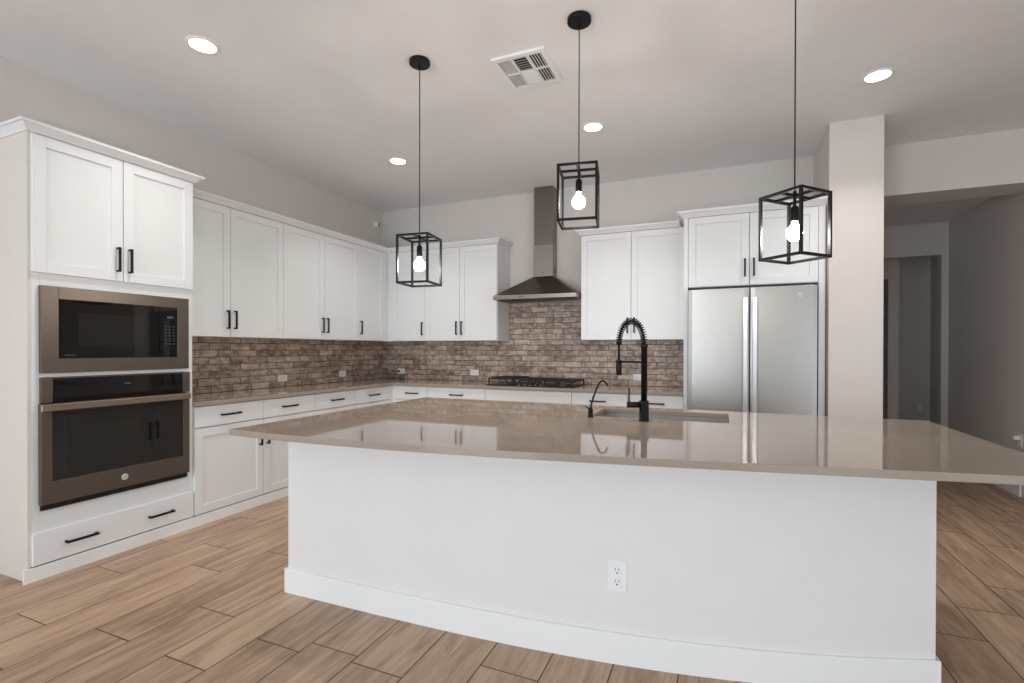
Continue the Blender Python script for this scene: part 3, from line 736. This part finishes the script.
def fridge():
    x0, x1, yd = -.253, .730, 4.580; zt = 1.830
    t = thing('refrigerator', 'stainless steel french-door refrigerator with two long vertical handles', 'refrigerator', (.23, 4.9, 0))
    m = MB().box(x0+.006, x1-.006, yd+.075, 5.32, .02, 1.80); make('body', m, M['duct'], t, bevel=.004)
    m = MB().box(x0+.03, x1-.03, yd+.05, yd+.25, 1.80, 1.845); make('hinge_cover', m, M['hinge'], t, bevel=.003)
    cx = (x0+x1)/2; sag = .012
    def door(a, c, z0, z1):
        """slightly convex door skin"""
        n = 14; f = []; 
        for i in range(n+1):
            x = a+(c-a)*i/n; u = (x-cx)/((x1-x0)/2); e = min(x-a, c-x); rd = .006*max(0, 1-e/.006)**2 if e < .006 else 0
            f.append((x, yd-sag*(1-u*u)+sag+rd))
        poly_ = f+[(c, yd+.068), (a, yd+.068)]
        m_ = MB().prism(poly_, z0, z1); return m_
    for k, (a, c) in enumerate(((x0, cx-.004), (cx+.004, x1))):
        d = make('door', door(a, c, .70, zt), M['steel'], t, bevel=.002)
        s_ = -1 if k == 0 else 1; h0 = cx+s_*.014-(0 if s_ > 0 else .044); h1 = h0+.044; yh = yd-.045
        m = MB(); n = 10
        m.prism([(h0, yh+.012), (h0+.002, yh), (h0+.008, yh-.003), (h1-.008, yh-.003), (h1-.002, yh), (h1, yh+.012)], .78, 1.742)
        m.box(h0+.006, h1-.006, yh+.012, yd+.002, .80, .83); m.box(h0+.006, h1-.006, yh+.012, yd+.002, 1.68, 1.715)
        hh = make('handle', m, M['chrome'], d, bevel=.002); hh['label'] = 'polished vertical bar handle'
        if k == 1: emblem(d, BR, .606, YW-yd-.004, 1.752, .020)
    d = make('freezer_drawer', door(x0, x1, .07, .69), M['steel'], t, bevel=.002)
    m = MB().box(x0+.08, x1-.08, yd-.05, yd-.03, .60, .63).box(x0+.10, x0+.13, yd-.03, yd+.002, .60, .63).box(x1-.13, x1-.10, yd-.03, yd+.002, .60, .63)
    make('handle', m, M['chrome'], d, bevel=.003)
    m = MB().box(x0+.01, x1-.01, yd+.03, yd+.075, .0, .065); make('kick_plate', m, M['hinge'], t)
fridge()

# ---------------------------------------------------------------- pendants
def pendant(x, y, ztop, ang, label):
    t = thing('pendant_light', label, 'pendant light', (x, y, ZC), 'cage pendants above the island')
    w_, H, a = .204, .306, .0062; rot = Matrix.Rotation(math.radians(ang), 3, 'Z'); C = Vector((x, y, 0))
    def rb(m, x0, x1, y0, y1, z0, z1):
        n = len(m.v); m.box(x0, x1, y0, y1, z0, z1)
        for i in range(n, len(m.v)): v = rot@Vector(m.v[i]); m.v[i] = (v.x+x, v.y+y, v.z)
    m = MB().lathe([(.064, -.024), (.066, -.022), (.066, -.001), (.064, 0)], (x, y, ZC), 32); make('ceiling_canopy', m, M['black'], t)
    m = MB().cyl((x, y, ztop+.01), (x, y, ZC-.02), .0032, 8); make('cord', m, M['black'], t)
    m = MB(); h = w_/2
    for sx in (-1, 1):
        for sy in (-1, 1): rb(m, sx*h-a, sx*h+a, sy*h-a, sy*h+a, ztop-H, ztop)
    for z0 in (ztop-2*a, ztop-H):
        for s_ in (-1, 1):
            rb(m, -h, h, s_*h-a, s_*h+a, z0, z0+2*a); rb(m, s_*h-a, s_*h+a, -h, h, z0, z0+2*a)
    rb(m, -h, h, -a*.9, a*.9, ztop-2*a, ztop); rb(m, -a*.9, a*.9, -h, h, ztop-2*a, ztop)
    make('cage', m, M['black'], t)
    m = MB().lathe([(.017, -.128), (.0175, -.124), (.0175, -.064), (.014, -.058), (.007, -.052), (.007, -.002), (.009, .0), (.009, .010), (.003, .026)], (x, y, ztop), 20); make('socket', m, M['black'], t)
    pr_ = [(.0120, -.122), (.0125, -.138), (.019, -.149), (.0285, -.157), (.0345, -.169), (.0365, -.182), (.0345, -.196), (.0275, -.208), (.0170, -.216), (.002, -.2195)]
    m = MB().lathe(pr_[::-1], (x, y, ztop), 24); b_ = make('bulb', m, M['bulb'], t); b_['label'] = 'glowing warm white bulb'
pendant(-1.760, 2.65, 2.020, 7.7, 'black cage pendant over the left end of the island')
pendant(-.719, 2.65, 2.303, 10, 'black cage pendant hung highest, in front of the wall beside the range hood')
pendant(.326, 2.65, 2.037, 47.9, 'black cage pendant hung in front of the fridge cabinet')

# ---------------------------------------------------------------- recessed lights
def downlight(x, y, label, power=5):
    t = thing('recessed_light', label, 'ceiling light', (x, y, ZC), 'round recessed ceiling lights')
    m = MB().lathe([(.070, -.002), (.072, -.006), (.088, -.006), (.092, -.001), (.092, 0)], (x, y, ZC), 36, cap=False); 
    m.lathe([(.070, -.002), (.092, -.0005)], (x, y, ZC), 36, cap=False)
    make('trim_ring', m, M['trim'], t)
    m = MB().lathe([(.0695, -.004), (.0695, -.001)], (x, y, ZC), 32); make('lens', m, M['lens'], t)
    l = bpy.data.lights.new('downlight', 'AREA'); l.shape = 'DISK'; l.size = .13; l.energy = power; l.color = (1, .98, .95); l.spread = math.radians(110)
    o_ = bpy.data.objects.new('downlight', l); COL.objects.link(o_); o_.parent = t; o_.location = (0, 0, -.010)
for (x, y, lb) in ((-2.878, 2.006, 'glowing recessed ceiling light nearest the oven tower'),
                   (-2.888, 3.975, 'glowing recessed ceiling light left of the leftmost pendant cord'),
                   (-.963, 3.986, 'glowing recessed ceiling light beside the middle pendant cord'),
                   (.971, 3.971, 'glowing recessed ceiling light near the white wall stub')):
    downlight(x, y, lb)

# ---------------------------------------------------------------- ceiling vent
def vent():
    x0, x1, y0, y1 = -1.336, -.980, 2.805, 3.197; z = ZC
    t = thing('ceiling_vent', 'white square air vent in the ceiling between two pendants', 'vent', ((x0+x1)/2, (y0+y1)/2, z))
    m = MB().box(x0+.02, x1-.02, y0+.02, y1-.02, z-.002, z-.0005); make('duct_opening', m, M['duct'], t)
    fr = .034; m = MB(); za, zb = z-.016, z-.004
    m.box(x0, x1, y0, y0+fr, za, z); m.box(x0, x1, y1-fr, y1, za, z); m.box(x0, x0+fr, y0+fr, y1-fr, za, z); m.box(x1-fr, x1, y0+fr, y1-fr, za, z)
    ca, cb, ym = x0+fr+.094, x1-fr-.094, (y0+y1)/2
    m.box(ca-.005, ca+.005, y0+fr, y1-fr, za, z); m.box(cb-.005, cb+.005, y0+fr, y1-fr, za, z); m.box(x0+fr, x1-fr, ym-.005, ym+.005, za, z)
    make('frame', m, M['plastic'], t, bevel=.001)
    def slat(m, ax, c, a, b_, tilt):
        q = .0062 if abs(tilt) == 1 else .0105
        if ax == 'y': m.hexa([(c-q*tilt-.0008, a, za), (c-q*tilt+.0008, a, za), (c-q*tilt+.0008, b_, za), (c-q*tilt-.0008, b_, za)], [(c+q*tilt-.0008, a, zb), (c+q*tilt+.0008, a, zb), (c+q*tilt+.0008, b_, zb), (c+q*tilt-.0008, b_, zb)])
        else: m.hexa([(a, c-q*tilt-.0008, za), (b_, c-q*tilt-.0008, za), (b_, c-q*tilt+.0008, za), (a, c-q*tilt+.0008, za)], [(a, c+q*tilt-.0008, zb), (b_, c+q*tilt-.0008, zb), (b_, c+q*tilt+.0008, zb), (a, c+q*tilt+.0008, zb)])
    m = MB()
    for (ya, yb) in ((y0+fr, ym-.005), (ym+.005, y1-fr)):
        for k in range(5):
            slat(m, 'y', x0+fr+.012+k*.0178, ya, yb, .3); slat(m, 'y', cb+.012+k*.0178, ya, yb, -1.0)
    for k in range(6):
        slat(m, 'x', y0+fr+.014+k*.025, ca+.005, cb-.005, 1.0); slat(m, 'x', ym+.018+k*.025, ca+.005, cb-.005, -.3)
    make('louvers', m, M['plastic'], t)
vent()

# ---------------------------------------------------------------- outlets and small wall things
def outlet(run, u, w, z, horiz, label, name='wall_outlet'):
    t = thing(name, label, 'outlet', run.pt(u, w, z), 'white wall outlets')
    a, c = (.0575, .035) if horiz else (.035, .0575)
    m = MB(); run.box(m, u-a, u+a, w, w+.006, z-c, z+c); pl = make('cover_plate', m, M['plastic'], t, bevel=.002)
    m = MB(); m2 = MB()
    for s_ in (-1, 1):
        uu, zz = (u+s_*.021, z) if horiz else (u, z+s_*.021)
        if horiz: run.box(m, uu-.017, uu+.017, w+.006, w+.0075, zz-.0145, zz+.0145)
        else: run.box(m, uu-.0145, uu+.0145, w+.006, w+.0075, zz-.017, zz+.017)
        if horiz:
            run.box(m2, uu+.001, uu+.008, w+.0075, w+.008, zz+.005, zz+.0068); run.box(m2, uu+.001, uu+.008, w+.0075, w+.008, zz-.0068, zz-.005); run.box(m2, uu-.010, uu-.006, w+.0075, w+.008, zz-.002, zz+.002)
        else:
            run.box(m2, uu+.005, uu+.0072, w+.0075, w+.008, zz+.001, zz+.009); run.box(m2, uu-.0072, uu-.005, w+.0075, w+.008, zz+.001, zz+.009); run.box(m2, uu-.0028, uu+.0028, w+.0075, w+.008, zz-.0105, zz-.0055)
    make('receptacles', m, M['plastic'], pl, bevel=.001); make('slots', m2, M['slot'], pl)
    return t
outlet(LR, 3.728, .0105, 1.004, True, 'white outlet on the left brick splashback nearer the oven tower')
outlet(LR, 4.600, .0105, 1.008, True, 'white outlet on the left brick splashback nearer the corner')
outlet(BR, -3.845, .0105, 1.016, True, 'white outlet in the room corner with a cable plugged in')
outlet(BR, -2.763, .0105, 1.018, True, 'white outlet on the back splashback left of the cooktop')
outlet(BR, -.790, .0105, 1.008, True, 'white outlet on the back splashback behind the tall faucet')
# island front outlet, turned to the bowed face
def island_outlet():
    x = -.382; y = BASEF(x)+.014; sl = math.atan((BASEF(x+.01)-BASEF(x-.01))/.02)
    t = outlet(BR, x, YW-y, .362, False, 'white duplex outlet on the bowed front of the island')
    t.scale = (1.14, 1, 1.14); t.location = (x-.006, y-.0, .362); t.rotation_euler = (0, 0, sl)
island_outlet()
def corner_cable():
    P = [(XW+.020, 5.150, 1.400), (XW+.018, 5.175, 1.33), (XW+.018, 5.235, 1.22), (XW+.022, 5.320, 1.115), (XW+.050, YW-.030, 1.072), (XW+.13, YW-.022, 1.045), (XW+.225, YW-.022, 1.030), (-3.870, YW-.024, 1.016)]
    fine = []
    for i in range(len(P)-1):
        p0, p1, p2, p3 = [Vector(P[min(max(i+k, 0), len(P)-1)]) for k in (-1, 0, 1, 2)]
        for s_ in range(6):
            u = s_/6; fine.append(.5*((2*p1)+(p2-p0)*u+(2*p0-5*p1+4*p2-p3)*u*u+(3*p1-p0-3*p2+p3)*u**3))
    fine.append(Vector(P[-1]))
    t = thing('power_cable', 'thin white cable hanging from the cabinet into the corner outlet', 'cable', (XW+.02, 5.15, 1.4))
    make('cord', MB().tube(fine, .0028, 8), M['cable'], t)
    make('plug', MB().box(-3.885, -3.855, YW-.044, YW-.019, 1.003, 1.029), M['slot'], t, bevel=.003)
corner_cable()
t = thing('wall_sensor', 'small white sensor box high on the left wall near the corner', 'sensor', (XW, 5.213, 2.93))
make('housing', MB().box(XW, XW+.055, 5.185, 5.240, 2.890, 2.960), M['plastic'], t, bevel=.006)
make('lens', MB().box(XW+.055, XW+.0565, 5.215, 5.236, 2.900, 2.950), M['hinge'], t)
make('wire', MB().cyl((XW+.005, 5.205, 2.50), (XW+.005, 5.205, 2.90), .0022, 6), M['cable'], t)

# hall: outlet with a plugged-in adapter, and a plate in the far room
class HallRun(Run):
    def __init__(s): s.k = 'L'
    def box(s, mb, u0, u1, w0, w1, z0, z1): return mb.box(HX-w0, HX-w1, u0, u1, z0, z1)
    def pt(s, u, w, z): return (HX-w, u, z)
HR = HallRun()
outlet(HR, 5.79, 0.0002, .50, False, 'white outlet low on the dark hall wall at the right edge')
t = thing('plug_adapter', 'small white adapter plugged into the hall outlet', 'adapter', (HX-.03, 5.80, .52))
make('body', MB().box(HX-.050, HX-.009, 5.775, 5.815, .505, .54), M['plastic'], t, bevel=.004)
FR = Run('B')
m = MB().box(2.660, 2.700, 8.833, 8.84, .42, .535)
tag(make('switch_plate', m, M['plastic'], bevel=.002), 'pale cover plate low on the far wall of the dark room', 'outlet')

# every child shares its thing's origin (kept for the copies and the part meshes)
